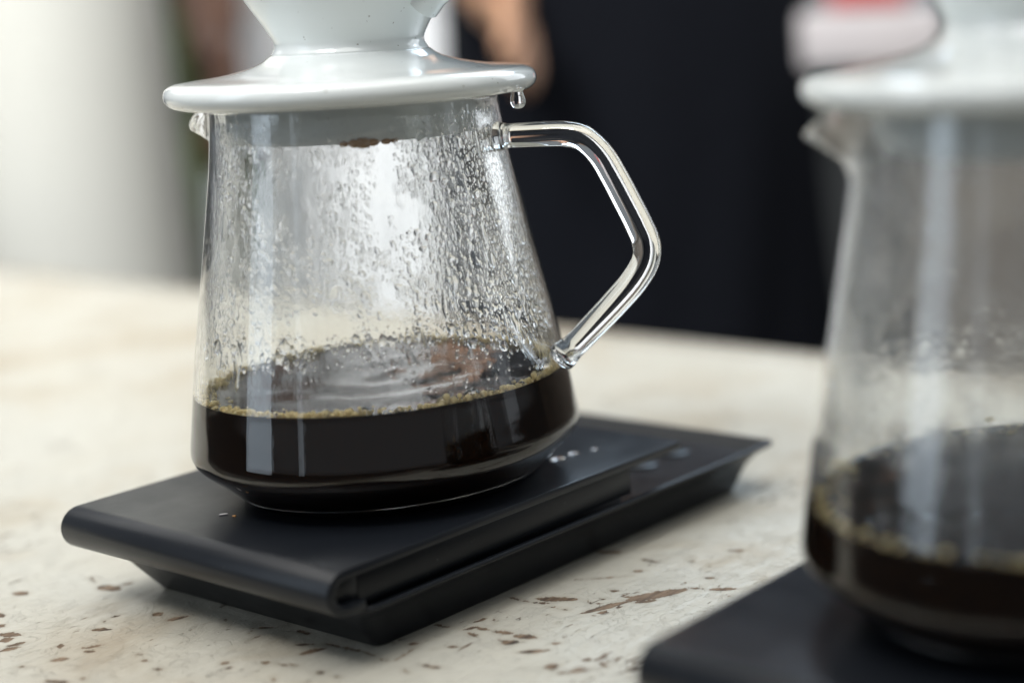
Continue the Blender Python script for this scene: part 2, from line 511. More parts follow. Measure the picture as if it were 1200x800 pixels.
# ------------------------------------------------------------------ table
CHIPS = np.array([[float(q) for q in s.split()] for s in "24.4 -8.4 29.0 -5.2 1.34;34.7 -17.5 37.4 -13.3 1.04;37.7 -18.6 40.1 -17.3 0.89;35.3 -26.6 38.0 -23.8 1.64;27.1 -20.3 27.9 -19.2 2.11;31.1 -34.1 32.8 -33.2 0.85;46.7 -35.7 53.9 -33.6 1.15;53.3 -29.6 55.9 -30.0 0.60;52.3 -12.8 54.2 -11.7 0.88;57.8 -14.3 59.7 -14.0 0.68;66.0 -16.4 68.8 -15.5 0.99;3.0 -23.4 9.1 -20.9 1.76;8.2 -26.3 9.7 -23.4 2.19;14.0 -27.4 15.8 -22.9 1.43;15.7 -30.5 17.5 -26.1 1.41;-14.6 -15.2 -9.5 -15.5 1.39;-5.0 -20.5 -1.8 -19.5 1.39;-27.1 -2.1 -21.9 -1.0 1.70;-18.4 17.5 -11.7 15.1 0.54;-8.0 13.7 0.9 15.1 2.21;-2.3 18.3 -1.0 20.7 1.27;30.6 7.3 30.5 9.6 2.17;37.5 6.6 39.9 11.6 1.46;19.9 -2.1 22.9 -3.4 0.31;20.0 0.2 21.3 3.2 0.75;51.4 16.2 57.3 12.8 0.25;63.4 18.2 67.9 12.1 0.31;66.0 16.0 71.3 18.9 0.79;72.7 7.7 72.0 12.2 0.70;87.0 13.4 91.2 16.3 0.93;93.6 9.6 96.2 15.7 1.53;77.8 20.2 84.0 20.0 0.80;89.3 0.8 90.8 1.6 1.13;91.8 2.2 97.1 2.5 0.60;96.8 3.6 99.6 3.9 0.63;79.1 -4.7 81.1 -4.3 0.93;83.4 -6.2 84.4 -5.7 1.12;107.6 3.8 109.5 4.2 1.38;113.7 4.1 116.0 4.1 0.75;99.6 -4.2 102.6 -5.7 0.25;93.7 17.7 99.5 18.2 0.88;100.0 18.4 107.2 19.0 0.88;107.2 19.0 113.4 18.4 0.53;115.6 17.7 119.0 17.6 0.58;120.2 18.9 118.5 27.7 0.47;114.8 28.4 116.2 29.8 0.94;110.5 42.0 115.2 42.4 0.97;119.9 42.8 122.1 46.7 0.94;123.0 42.3 127.2 41.2 1.05;122.5 46.3 126.5 46.3 1.13;128.7 46.1 134.3 47.7 1.11;134.7 42.5 140.0 43.3 1.49;128.6 20.3 134.7 21.1 0.89;126.7 16.1 130.1 14.9 0.52;124.7 31.8 128.5 33.8 0.58;123.4 29.1 124.2 29.5 0.36;118.6 48.4 119.4 52.5 0.85;124.5 50.2 122.1 53.1 0.25;128.7 46.8 132.5 47.5 0.78;136.4 41.4 140.6 44.3 1.82;136.0 46.6 142.3 48.6 1.67;145.3 38.9 151.6 43.7 1.48;159.1 35.0 161.2 37.4 2.26;164.7 33.8 170.7 40.1 0.97;164.1 43.4 166.1 44.4 1.11;168.8 44.7 172.9 43.1 0.90;149.1 47.6 150.5 49.0 1.21;121.0 70.4 132.2 75.5 1.99;121.9 67.8 127.5 69.3 0.75;128.5 67.5 136.5 68.1 0.52;135.4 76.4 139.5 74.1 0.42;137.5 79.1 139.8 79.5 0.74;139.6 75.7 140.7 76.2 0.83;141.2 68.4 146.8 82.5 1.82;145.7 81.9 155.1 96.0 3.00;146.3 76.2 148.0 77.1 0.98;149.0 81.4 153.0 85.7 1.35;145.1 70.4 147.4 72.4 1.32;144.7 68.1 145.8 68.6 0.64;143.0 83.5 146.3 84.5 0.94;136.2 85.3 138.4 86.5 1.03;120.4 87.4 133.6 97.5 0.45;130.7 100.9 134.4 102.8 0.92;109.7 108.9 116.4 112.4 1.57;112.6 67.5 121.2 67.4 0.50;132.6 62.3 133.0 62.6 0.24;139.9 59.1 140.6 59.4 0.24;142.6 62.7 143.1 62.9 0.24;126.4 110.5 132.7 110.3 0.87;155.3 97.7 159.6 99.1 0.82;162.0 99.6 168.4 103.8 1.22;154.4 106.7 156.9 107.2 0.81;144.6 128.6 150.5 131.6 0.78;168.3 98.3 170.7 98.1 0.49;166.9 94.6 167.4 94.8 0.24;170.6 85.4 171.0 85.7 0.36".split(';')])


def make_table():
    t = thing('table', (0, 0, -0.75), 'white painted wooden table with chipped brown scratches', 'table')

    def axis(lo, a, b, hi, fine, grow=1.35):
        xs = list(np.arange(a, b, fine))
        s, x = fine, a
        while x > lo:
            s *= grow; x -= s; xs.insert(0, max(x, lo))
        s, x = fine, xs[-1]
        while x < hi:
            s *= grow; x += s; xs.append(min(x, hi))
        return np.array(sorted(set(np.round(xs, 4))))
    xs = axis(-1500, -95, 200, 900, 0.62)
    ys = axis(-66, -62, 205, 352, 0.62)
    X, Y = np.meshgrid(xs, ys)
    D = np.full(X.shape, 6.0)
    for x1, y1, x2, y2, h in CHIPS:
        dx, dy = x2 - x1, y2 - y1
        L2 = dx * dx + dy * dy + 1e-6
        tt = np.clip(((X - x1) * dx + (Y - y1) * dy) / L2, 0, 1)
        dd = np.hypot(X - x1 - tt * dx, Y - y1 - tt * dy)
        w = h * (0.35 + 0.65 * (1 - np.abs(2 * tt - 1) ** 2.5))
        D = np.minimum(D, (dd - w))
    Z = -0.12 * np.clip(0.5 - D, 0, 1)
    # slight waviness of old boards
    Z += 0.12 * np.sin(X * 0.031 + Y * 0.02) * np.sin(Y * 0.043 - X * 0.017)
    Z -= 0.13
    ny, nx = X.shape
    Vt = np.stack([X * MM, Y * MM, Z * MM + 0.75], -1).reshape(-1, 3)
    i = np.arange(ny * nx).reshape(ny, nx)
    Fq = np.stack([i[:-1, :-1], i[:-1, 1:], i[1:, 1:], i[1:, :-1]], -1).reshape(-1, 4)
    me = mesh_np('tabletop', Vt, Fq)
    a = me.attributes.new('chip_distance', 'FLOAT', 'POINT')
    a.data.foreach_set('value', D.astype(np.float32).ravel())
    link_mesh('tabletop', me, 'paint', t)
    # apron boards and legs under the top
    ex = 0.75
    for nm, b in (('edge_board', (-1.5, 0.9, 0.3525, 0.372, ex - 0.035, ex - 0.0006)),
                  ('edge_board', (-1.5, 0.9, -0.0855, -0.0665, ex - 0.035, ex - 0.0006)),
                  ('edge_board', (-1.5205, -1.5005, -0.066, 0.352, ex - 0.035, ex - 0.0006)),
                  ('edge_board', (0.9005, 0.92, -0.066, 0.352, ex - 0.035, ex - 0.0006)),
                  ('underside', (-1.499, 0.899, -0.0655, 0.351, ex - 0.034, ex - 0.003))):
        box(nm, b, 'paint', t, 0.001)
    for x in (-1.42, 0.82):
        for y in (-0.02, 0.305):
            V, F = [], []
            for z, w in ((0.0, 0.022), (0.60, 0.03), (ex - 0.036, 0.034)):
                for sx, sy in ((-1, -1), (1, -1), (1, 1), (-1, 1)):
                    V.append((x + sx * w, y + sy * w, z))
            for k in range(2):
                for j in range(4):
                    F.append((k * 4 + j, k * 4 + (j + 1) % 4, k * 4 + 4 + (j + 1) % 4, k * 4 + 4 + j))
            F += [(3, 2, 1, 0), (8, 9, 10, 11)]
            link_mesh('leg', bevel_mesh(V, F, 0.002), 'paint', t, sharp=40)
    return t


make_table()


# ------------------------------------------------------------------ digital scale
def make_scale():
    t = thing('coffee_scale', (0, 0, 0), 'x', 'scale')
    m = MM
    # folded top plate: U-shaped profile swept across the width
    zt, zb, th, Lp = 29.0, 16.6, 2.7, 140.0
    R = (zt - zb) / 2
    zc = (zt + zb) / 2
    out, inn = [], []
    for k in range(19):
        a = math.radians(90 + 180 * k / 18)
        out.append((R + R * math.cos(a), zc + R * math.sin(a)))
        inn.append((R + (R - th) * math.cos(a), zc + (R - th) * math.sin(a)))
    prof = [(Lp, zt)] + out + [(12.0, zb), (12.0, zb + th)] + inn[::-1] + [(Lp, zt - th)]
    n = len(prof)
    V = [(0, y * m, z * m) for y, z in prof] + [(120 * m, y * m, z * m) for y, z in prof]
    F = [(k, (k + 1) % n, n + (k + 1) % n, n + k) for k in range(n)]
    F += [tuple(range(n)), tuple(reversed(range(n, 2 * n)))]
    me = bevel_mesh(V, F, 0.00055, 2)
    link_mesh('platform', me, 'plastic', t, sharp=35)
    # tray shaped body: flared lip, concave undercut, recessed floor
    rings = []
    for off, z, y0 in ((10.7, 0.0, 22.7), (10.2, 0.7, 22.0), (8.2, 6.0, 18.0), (6.6, 9.6, 15.5), (4.2, 12.6, 13.5),
                       (1.6, 14.3, 12.4), (0.35, 15.0, 12.0), (0.0, 15.5, 11.8), (0.1, 16.2, 11.8), (0.5, 16.5, 12.0),
                       (1.5, 16.5, 12.6), (2.2, 16.1, 13.0), (5.5, 13.4, 16.0), (7.0, 13.0, 17.5)):
        rings.append([(x * m, y * m, z * m) for x, y in rrect(off, 120 - off, y0, 190 - off, 3.2, 5)])
    V = [p for r_ in rings for p in r_]
    k = len(rings[0]); F = []
    for a in range(len(rings) - 1):
        for j in range(k):
            F.append((a * k + j, a * k + (j + 1) % k, (a + 1) * k + (j + 1) % k, (a + 1) * k + j))
    F += [tuple(reversed(range(k))), tuple(range((len(rings) - 1) * k, len(rings) * k))]
    body = link('body', V, F, 'plastic', t, sharp=50)
    box('load_cell_block', (8 * m, 112 * m, 19 * m, 119 * m, 13.05 * m, 16.0 * m), 'plastic', t)
    box('platform_support', (4 * m, 116.6 * m, 12.4 * m, 119 * m, 16.9 * m, 25.6 * m), 'plastic', t)
    box('fold_filler', (4 * m, 116.6 * m, 5.2 * m, 12.3 * m, 19.4 * m, 25.6 * m), 'plastic', t)
    # display window and two touch buttons at the far end
    disp = box('display', (24 * m, 66 * m, 149 * m, 180 * m, 13.06 * m, 13.9 * m), 'lcd', t, 0.0002)
    for y in (154.0, 171.0):
        V, F = lathe([(0, 13.05), (5.5, 13.05), (5.5, 13.6), (5.0, 13.9), (0, 13.75)], 28)
        b = link('button', [(x * m, q * m, z * m) for x, q, z in V], F, 'lcd', t, sharp=50)
        b.location = (90 * m, y * m, 0)
    for x, y in ((18, 32), (102, 32), (18, 168), (102, 168)):
        V, F = lathe([(0, -0.08), (3, -0.08), (3.4, 0.4), (3.4, 0.9), (0, 0.9)], 16)
        b = link('foot', [(a * m, q * m, z * m) for a, q, z in V], F, 'plastic', t)
        b.location = (x * m, y * m, 0)
    return t


SC = make_scale()
tag(SC, 'black coffee scale in full view, under the sharp glass server', 'scale', 'black coffee scales')

# ------------------------------------------------------------------ glass server
HA = math.atan2(0.42, 0.91)          # handle direction
ZB = 29.0                            # height of the scale platform
OUT = catmull([(40.5, 0.0), (42.2, 0.25), (44.0, 1.2), (46.8, 3.7), (50.5, 7.2), (54.2, 10.7), (55.8, 12.5), (56.6, 14.3), (56.6, 16.4),
               (56.05, 20.0), (55.2, 25.5), (54.1, 32.0), (52.8, 40.0), (50.2, 54.0), (47.5, 68.0), (44.7, 83.0), (42.5, 95.0), (41.2, 104.0),
               (40.6, 109.0), (40.5, 112.4)], 5)
WALL = 1.7
ZC = 60.4 - ZB


def rin(z):
    return np.interp(z, OUT[:, 1], OUT[:, 0]) - WALL


def make_server():
    t = thing('glass_server', (0, 0, 0), 'x', 'coffee server')
    seg = 144
    outer = [(0.0, 0.9), (30.0, 0.9), (37.5, 0.5)] + [tuple(q) for q in OUT]
    rim = []
    for k in range(1, 6):
        a = math.pi * k / 6
        rim.append((40.5 - WALL / 2 + WALL / 2 * math.cos(a), 112.4 + WALL / 2 * math.sin(a)))
    inner = []
    for r, z in OUT[::-1]:
        if z > 4.2:
            inner.append((r - WALL, z))
    inner += [(r, z) for r, z in ((45.2, 3.6), (41.0, 3.1), (30, 3.0), (0.0, 3.0))]
    prof = outer + rim + inner
    n_in0 = len(outer) + len(rim) - 2
    Vl, Fl = lathe(prof, seg)
    Vv = np.array(Vl)
    ang = np.arctan2(Vv[:, 1], Vv[:, 0])
    da = (ang - (HA + math.pi) + math.pi) % (2 * math.pi) - math.pi
    rad = np.hypot(Vv[:, 0], Vv[:, 1])
    z = Vv[:, 2]
    g = np.exp(-(da / 0.25) ** 2) * (rad > 30)
    up = np.clip((z - 97.0) / 15.0, 0, 1)
    push = 12.0 * g * up ** 1.25
    k = (rad + push) / np.maximum(rad, 1e-6)
    Vv[:, 0] *= k; Vv[:, 1] *= k
    Vv[:, 2] -= 6.2 * np.exp(-(da / 0.16) ** 2) * (rad > 30) * np.clip((z - 100) / 12, 0, 1)
    # pinch beside the spout
    Vv *= MM
    midx = []
    # face material: inner wall gets the steamed glass
    for f in Fl:
        zz = max(Vl[i][2] for i in f)
        ring = min(f)
        midx.append(0)
    cnt = 0
    # recompute ring of each face to know the inner ones
    rings_start = []
    c0 = 0
    for r, zq in prof:
        rings_start.append(c0)
        c0 += 1 if r < 1e-9 else seg
    lim = rings_start[n_in0]
    midx = [1 if min(f) >= lim else 0 for f in Fl]
    link('vessel', Vv, Fl, None, t, mats=['glass', 'steamed'], midx=midx)
    # bent glass rod handle
    P = [(41.55, 101.2), (47.0, 101.3), (56.7, 101.4), (63.0, 101.2), (68.0, 99.6), (72.4, 95.2), (75.8, 89.0),
         (79.1, 82.0), (82.2, 75.0), (84.0, 69.6), (83.4, 64.3), (79.5, 58.5), (73.5, 52.3), (67.5, 46.6), (61.0, 40.6), (55.0, 35.6)]
    Q = catmull(P, 14)
    rr = np.interp(np.linspace(0, 1, len(Q)), [0, 0.006, 0.018, 0.05, 0.2, 0.45, 0.6, 0.8, 0.95, 0.975, 0.992, 1],
                   [3.2, 4.3, 4.2, 3.45, 3.6, 3.95, 4.05, 3.9, 3.7, 4.3, 4.4, 2.8])
    path = [Vector((r * math.cos(HA), r * math.sin(HA), zz)) * MM for r, zz in Q]
    V, F = tube(path, rr * MM, 28)
    link('handle', V, F, 'glass', t, sharp=60)
    # ---- condensation on the inside wall
    nb, nr = 9, 3
    dv = [(0, 0, 1.0)]
    for i in range(1, nr + 1):
        a = math.pi / 2 * i / nr
        for k in range(nb):
            b = 2 * math.pi * (k + 0.5 * (i % 2)) / nb
            dv.append((math.sin(a) * math.cos(b), math.sin(a) * math.sin(b), math.cos(a)))
    dv.append((0, 0, -0.02))
    dv = np.array(dv)
    df = [(0, 1 + k, 1 + (k + 1) % nb) for k in range(nb)]
    for i in range(nr - 1):
        o0, o1 = 1 + i * nb, 1 + (i + 1) * nb
        sh = 0 if i % 2 else 0
        for k in range(nb):
            k2 = (k + 1) % nb
            df += [(o0 + k, o1 + k, o1 + k2), (o0 + k, o1 + k2, o0 + k2)]
    last = 1 + (nr - 1) * nb
    df += [(len(dv) - 1, last + (k + 1) % nb, last + k) for k in range(nb)]
    df = np.array(df)

    def vnoise(a, zz, fa, fz, seed):
        r_ = np.random.default_rng(seed)
        nA = fa
        G = r_.random((int(fz * 2) + 4, nA))
        u = (a % (2 * math.pi)) / (2 * math.pi) * nA
        v_ = zz * fz / 60.0
        u0 = np.floor(u).astype(int); v0 = np.floor(v_).astype(int)
        fu, fv = u - u0, v_ - v0
        fu = fu * fu * (3 - 2 * fu); fv = fv * fv * (3 - 2 * fv)
        g00, g10 = G[v0 % len(G), u0 % nA], G[v0 % len(G), (u0 + 1) % nA]
        g01, g11 = G[(v0 + 1) % len(G), u0 % nA], G[(v0 + 1) % len(G), (u0 + 1) % nA]
        return (g00 * (1 - fu) + g10 * fu) * (1 - fv) + (g01 * (1 - fu) + g11 * fu) * fv
    M_ = 90000
    a = rng.random(M_) * 2 * math.pi
    zz = ZC + 2.0 + rng.random(M_) * (109.5 - ZC - 2.0)
    dens = 0.45 * vnoise(a, zz, 34, 5, 1) + 0.30 * vnoise(a, zz, 90, 14, 2) + 0.25 * vnoise(a + 0.02 * np.sin(zz * 0.3), zz, 120, 1.0, 4)
    size = rng.lognormal(math.log(0.31), 0.52, M_)
    size = np.clip(size, 0.2, 1.5)
    th = (a - math.atan2(-0.318, 0.386) + math.pi) % (2 * math.pi) - math.pi      # 0 faces the photographer's side
    wet = np.interp(th, [-3.15, -1.9, -1.4, -1.0, -0.6, -0.25, 0.1, 0.35, 0.6, 1.5, 1.9, 3.15],
                    [0.08, 0.10, 0.45, 0.55, 0.34, 0.16, 0.13, 0.42, 1.0, 1.0, 0.35, 0.08])
    low = zz < ZC + 12.5
    band = (zz > ZC + 12.5) & (zz < ZC + 22)
    size = np.where(band, size * 1.25, size) * np.where(np.abs(th) < 0.4, 0.85, 1.0)
    wet = np.where(band, np.maximum(wet * 0.8, 0.34), wet)
    prob = np.clip((dens - 0.52 + 0.42 * wet) * 2.8, 0, 1) * np.where(low, 0.05, 1.0)
    keep = rng.random(M_) < prob
    a, zz, size = a[keep], zz[keep], size[keep]
    # simple dart throwing so drops do not pile up
    order = np.argsort(-size)
    cell = {}
    pick = []
    for i in order:
        r0 = float(rin(zz[i])); px, pz = a[i] * r0, zz[i]
        ci, cj = int(px // 2), int(pz // 2)
        ok = True
        for ii in (ci - 1, ci, ci + 1):
            for jj in (cj - 1, cj, cj + 1):
                for (qx, qz, qs) in cell.get((ii, jj), ()):
                    if (qx - px) ** 2 + ((qz - pz) * 0.8) ** 2 < (0.93 * (qs + size[i])) ** 2:
                        ok = False; break
                if not ok: break
            if not ok: break
        if ok:
            cell.setdefault((ci, cj), []).append((px, pz, size[i]))
            pick.append(i)
    pick = pick[:17000]
    a, zz, size = a[pick], zz[pick], size[pick]
    n = len(a)
    e = 0.5
    sl = (rin(zz + e) - rin(zz - e)) / (2 * e)
    r0 = rin(zz) - 0.03
    ca, sa = np.cos(a), np.sin(a)
    # spout dent is ignored: keep the drops clear of it
    nrm = np.stack([-ca, -sa, sl], -1); nrm /= np.linalg.norm(nrm, axis=1)[:, None]
    tan = np.stack([-sa, ca, 0 * a], -1)
    upv = np.cross(tan, nrm)
    upv = upv * np.where(upv[:, 2:3] > 0, 1, -1)
    base = np.stack([r0 * ca, r0 * sa, zz], -1)
    sx = size * rng.uniform(0.75, 1.15, n); sy = size * rng.uniform(0.85, 1.7, n); sh = size * rng.uniform(0.36, 0.6, n)
    th2 = (a - math.atan2(-0.318, 0.386) + math.pi) % (2 * math.pi) - math.pi
    sh = sh * np.interp(th2, [-3.15, -1.0, -0.3, 0.15, 0.45, 3.15], [0.5, 0.5, 0.38, 0.38, 0.8, 0.5])
    run = rng.random(n) < 0.035
    sy = np.where(run, sy * rng.uniform(2.0, 5.0, n), sy); sh = np.where(run, sh * 0.7, sh)
    wob = 1 + 0.22 * rng.standard_normal((n, nb)).clip(-1.6, 1.6)
    wv = np.ones((n, len(dv)))
    for i in range(nr):
        wv[:, 1 + i * nb:1 + (i + 1) * nb] = wob
    VV = (base[:, None, :] + tan[:, None, :] * (dv[None, :, 0:1] * wv[..., None] * sx[:, None, None])
          + upv[:, None, :] * (dv[None, :, 1:2] * wv[..., None] * sy[:, None, None])
          + nrm[:, None, :] * (dv[None, :, 2:3] * sh[:, None, None] + 0.02))
    FF = (df[None] + (np.arange(n) * len(dv))[:, None, None]).reshape(-1, 3)
    me = mesh_np('condensation', VV.reshape(-1, 3) * MM, FF[:, ::-1].copy())
    o = link_mesh('condensation', me, 'water', t, sharp=70)
    tag(o, 'beads of condensed steam on the inner glass wall', kind='stuff')
    return t


SV = make_server()
C1 = Vector((64.86, 70.73, ZB)) * MM
SV.location = C1
tag(SV, 'sharp clear glass coffee server with angular handle, beaded with condensation', 'coffee server', 'glass coffee servers')


# ------------------------------------------------------------------ coffee with foam
def make_coffee(zc, seed, ripple=1.0, foam=1.0):
    r_ = np.random.default_rng(seed)
    t = thing('coffee', (0, 0, 0), 'x', 'coffee')
    seg = 120
    prof = [(0.0, 2.9), (30.0, 2.9), (41.3, 3.0)]
    for z in np.arange(4.2, zc - 0.4, 1.2):
        prof.append((float(rin(z)) + 0.12, float(z)))
    R = float(rin(zc)) + 0.12
    prof.append((R, zc + 0.55))
    prof.append((R - 0.5, zc + 0.18))
    prof.append((R - 1.2, zc + 0.03))
    nr = 58
    for k in range(1, nr):
        prof.append(((R - 1.2) * (1 - k / nr), zc))
    prof.append((0.0, zc))
    V, F = lathe(prof, seg)
    V = np.array(V)
    top = (V[:, 2] >= zc - 1e-6) & (np.hypot(V[:, 0], V[:, 1]) < R - 1)
    x, y = V[:, 0], V[:, 1]
    # rings spreading from where the last drop fell, plus a slow swirl
    d1 = np.hypot(x + 2.0, y - 1.0)
    an_ = np.arctan2(y - 1.0, x + 2.0)
    h = 0.42 * np.cos(d1 * 0.36 + 0.5 * np.sin(an_ * 2 + 0.6)) * np.exp(-d1 / 30) * (0.65 + 0.35 * np.sin(an_ + 0.9))
    d2 = np.hypot(x - 16, y - 12)
    h += 0.10 * np.cos(d2 * 0.6) * np.exp(-d2 / 16)
    h += 0.16 * np.sin(x * 0.21 + 1.3 * np.sin(y * 0.11)) * np.sin(y * 0.17 + 0.8)
    edge = np.clip((R - 2 - np.hypot(x, y)) / 6, 0, 1)
    V[:, 2] += np.where(top, h * edge * ripple, 0)
    link('liquid', V * MM, F, 'coffee', t, sharp=70)
    # foam bubbles round the edge
    iv, if_ = ico(2)
    B = []
    for ring in range(6):
        s = 0.0
        while s < 2 * math.pi:
            clump = 0.55 + 0.45 * math.sin(s * 3.1 + seed) * math.sin(s * 7.3 + 1.2)
            rb = float(np.clip(r_.lognormal(math.log(0.38), 0.5), 0.18, 1.1))
            if ring == 0 and r_.random() < 0.03: rb = r_.uniform(0.8, 1.3)
            front = 0.5 + 0.5 * math.cos(s - math.atan2(-0.318, 0.386))
            if r_.random() > ((1.5 if ring == 0 else 0.85) * clump + 0.2) * (0.3 + 0.7 * front) * foam:
                s += 0.03; continue
            rr = R - 0.16 - rb - ring * r_.uniform(0.3, 0.75)
            z = zc + 0.28 + rb * r_.uniform(0.05, 0.5) + 1.1 * r_.random() ** 2 * (1 - ring / 6)
            if ring == 0 and r_.random() < 0.6: z += r_.uniform(0.3, 1.5)
            if ring == 0 and r_.random() < 0.3: z -= r_.uniform(0.3, 0.9)
            B.append((rr * math.cos(s), rr * math.sin(s), z, rb))
            s += (rb * 1.55) / R
    # a few big clear bubbles resting against the glass on the near side
    big = []
    fa = math.atan2(-0.318, 0.386)
    for da, rb in ((-0.30, 1.5), (-0.12, 1.9), (0.06, 1.3), (0.30, 2.1), (0.38, 1.5), (0.47, 2.4), (0.58, 1.6), (0.8, 1.2), (-0.6, 1.1), (1.0, 1.3)):
        rr = R - 0.2 - rb
        big.append((rr * math.cos(fa + da), rr * math.sin(fa + da), zc + rb * 0.35, rb))
    big = np.array(big)
    iv3, if3 = ico(3)
    VV = (big[:, None, :3] + iv3[None] * big[:, None, 3:4]).reshape(-1, 3) * MM
    FF = (if3[None] + (np.arange(len(big)) * len(iv3))[:, None, None]).reshape(-1, 3)
    tag(link_mesh('large_bubbles', mesh_np('large_bubbles', VV, FF), 'bubble', t), 'clear larger bubbles among the foam', kind='stuff')
    # a few loose bubbles on the surface
    for _ in range(70):
        s = r_.uniform(0, 2 * math.pi); rr = R * math.sqrt(r_.uniform(0.72, 0.94)); rb = r_.uniform(0.25, 0.7)
        B.append((rr * math.cos(s), rr * math.sin(s), zc + 0.1, rb))
    B = np.array(B)
    VV = (B[:, None, :3] + iv[None] * B[:, None, 3:4]).reshape(-1, 3) * MM
    FF = (if_[None] + (np.arange(len(B)) * len(iv))[:, None, None]).reshape(-1, 3)
    o = link_mesh('foam', mesh_np('foam', VV, FF), 'foam', t)
    tag(o, 'pale golden ring of small coffee bubbles', kind='stuff')
    return t


CO = make_coffee(ZC, 3)
CO.location = C1
tag(CO, 'dark coffee with golden bubble ring inside the sharp glass server', 'coffee', 'coffee in the servers')


# ------------------------------------------------------------------ porcelain dripper
def make_dripper():
    t = thing('pour_over_dripper', (0, 0, 0), 'x', 'dripper')
    # z measured from the top rim of the server
    fl = catmull([(30.0, 0.05), (44.0, 0.05), (48.6, 0.25), (51.0, 1.5), (51.9, 3.5), (51.3, 5.7), (49.2, 6.9), (46.0, 7.4),
                  (38.0, 8.3), (30.5, 9.8), (25.0, 11.6), (22.0, 13.7)], 4)
    prof = [tuple(q) for q in fl] + [(18.0, 13.7), (18.0, 4.0), (30.0, 4.0)]
    V, F = lathe(prof, 128, closed=True)
    link('flange', np.array(V) * MM, F, 'porcelain', t, sharp=50)
    cone = catmull([(21.95, 13.72), (20.9, 15.8), (21.3, 18.0), (23.6, 22.2), (27.5, 28.8), (35.0, 42.0), (45.0, 59.5), (55.0, 77.0), (57.6, 81.6)], 4)
    prof = [tuple(q) for q in cone] + [(58.6, 83.2), (58.4, 84.4), (56.8, 84.6), (55.2, 83.0), (45.0, 65.0), (30.0, 39.0), (18.0, 18.2), (10.5, 13.75), (10.5, 12.2), (21.9, 12.2)]
    V, F = lathe(prof, 128, closed=True)
    cn = link('cone', np.array(V) * MM, F, 'porcelain', t, sharp=50)
    # spiral ribs inside the cone
    for q in range(12):
        pth, rad = [], []
        for k in range(14):
            s = k / 13
            z = 22 + 56 * s
            r = 18.0 + (z - 18.2) * (55.2 - 18.0) / (83.0 - 18.2) - 0.2
            a = q * math.pi / 6 + 1.1 * s
            pth.append(Vector((r * math.cos(a), r * math.sin(a), z)) * MM); rad.append(0.8 * MM)
        V, F = tube(pth, rad, 6)
        link('rib', V, F, 'porcelain', cn)
    # short collar that drops into the server
    prof = [(36.2, 0.0), (36.4, -6.0), (36.0, -9.4), (35.2, -10.2), (34.0, -9.6), (33.4, -6.0), (33.2, 0.0)]
    V, F = lathe(prof, 96, closed=True)
    link('collar', np.array(V) * MM, F, 'porcelain', t, sharp=50)
    # loop handle
    P = [(24.0, 27.5), (29.0, 30.2), (37.0, 33.8), (48.0, 37.5), (60.0, 41.5), (70.0, 45.0), (74.5, 55.0), (72.0, 65.5), (63.0, 71.0), (52.0, 71.5)]
    Q = catmull(P, 6)
    rr = np.interp(np.linspace(0, 1, len(Q)), [0, 0.1, 0.5, 0.9, 1], [6.4, 5.0, 4.6, 5.0, 6.0])
    ha = HA - 0.10
    path = [Vector((r * math.cos(ha), r * math.sin(ha), z)) * MM for r, z in Q]
    V, F = tube(path, rr * MM, 20, squash=1.25)
    link('handle', V, F, 'porcelain', t, sharp=60)
    return t


DR = make_dripper()
ZT = 112.4 + WALL / 2 + ZB
C1T = Vector((64.86, 70.73, ZT)) * MM
DR.location = C1T
tag(DR, 'white porcelain cone dripper sitting on the sharp glass server', 'dripper', 'white porcelain drippers')
# brown drip hanging under the collar, seen through the glass
ca_ = math.atan2(-317.9, 386.5)
V, F = [], []
iv, if_ = ico(2)
BL = []
for da, s in ((-0.04, 1.5), (0.02, 1.9), (0.09, 1.4), (-0.12, 1.0), (0.19, 1.1), (0.25, 0.8)):
    BL.append((35.4 * math.cos(ca_ + da), 35.4 * math.sin(ca_ + da), -10.1, s))
BL = np.array(BL)
VV = (BL[:, None, :3] + iv[None] * BL[:, None, 3:4] * np.array([1.3, 1.3, 0.8])).reshape(-1, 3) * MM
FF = (if_[None] + (np.arange(len(BL)) * len(iv))[:, None, None]).reshape(-1, 3)
link_mesh('coffee_residue', mesh_np('coffee_residue', VV, FF), 'coffee_residue', DR)

# ------------------------------------------------------------------ second set, nearer to the lens on the right
OFF = Vector((220.55, 2.04, 0)) * MM
s2 = copy_tree(SC); s2.location = OFF
tag(s2, 'black coffee scale cut off at the lower right, blurred in the foreground', 'scale', 'black coffee scales')
v2 = copy_tree(SV); v2.location = C1 + OFF
tag(v2, 'blurred glass coffee server cut off by the right edge of the picture', 'coffee server', 'glass coffee servers')
c2 = make_coffee(55.0 - ZB, 5, foam=0.45); c2.location = C1 + OFF
tag(c2, 'dark coffee inside the blurred glass server at the right edge', 'coffee', 'coffee in the servers')
d2 = copy_tree(DR); d2.location = C1T + OFF
tag(d2, 'blurred white porcelain dripper at the upper right corner', 'dripper', 'white porcelain drippers')


# ------------------------------------------------------------------ water drops and crumbs
def hanging_drop():
    prof = [(0, -5.6), (0.9, -5.45), (1.7, -4.9), (2.15, -3.9), (2.1, -2.7), (1.75, -1.5), (1.7, -0.6), (2.2, 0.25), (0, 0.25)]
    V, F = lathe(catmull(prof, 3), 24)
    o = link('water_drop', np.array(V) * MM, F, 'water', sharp=70)
    return o


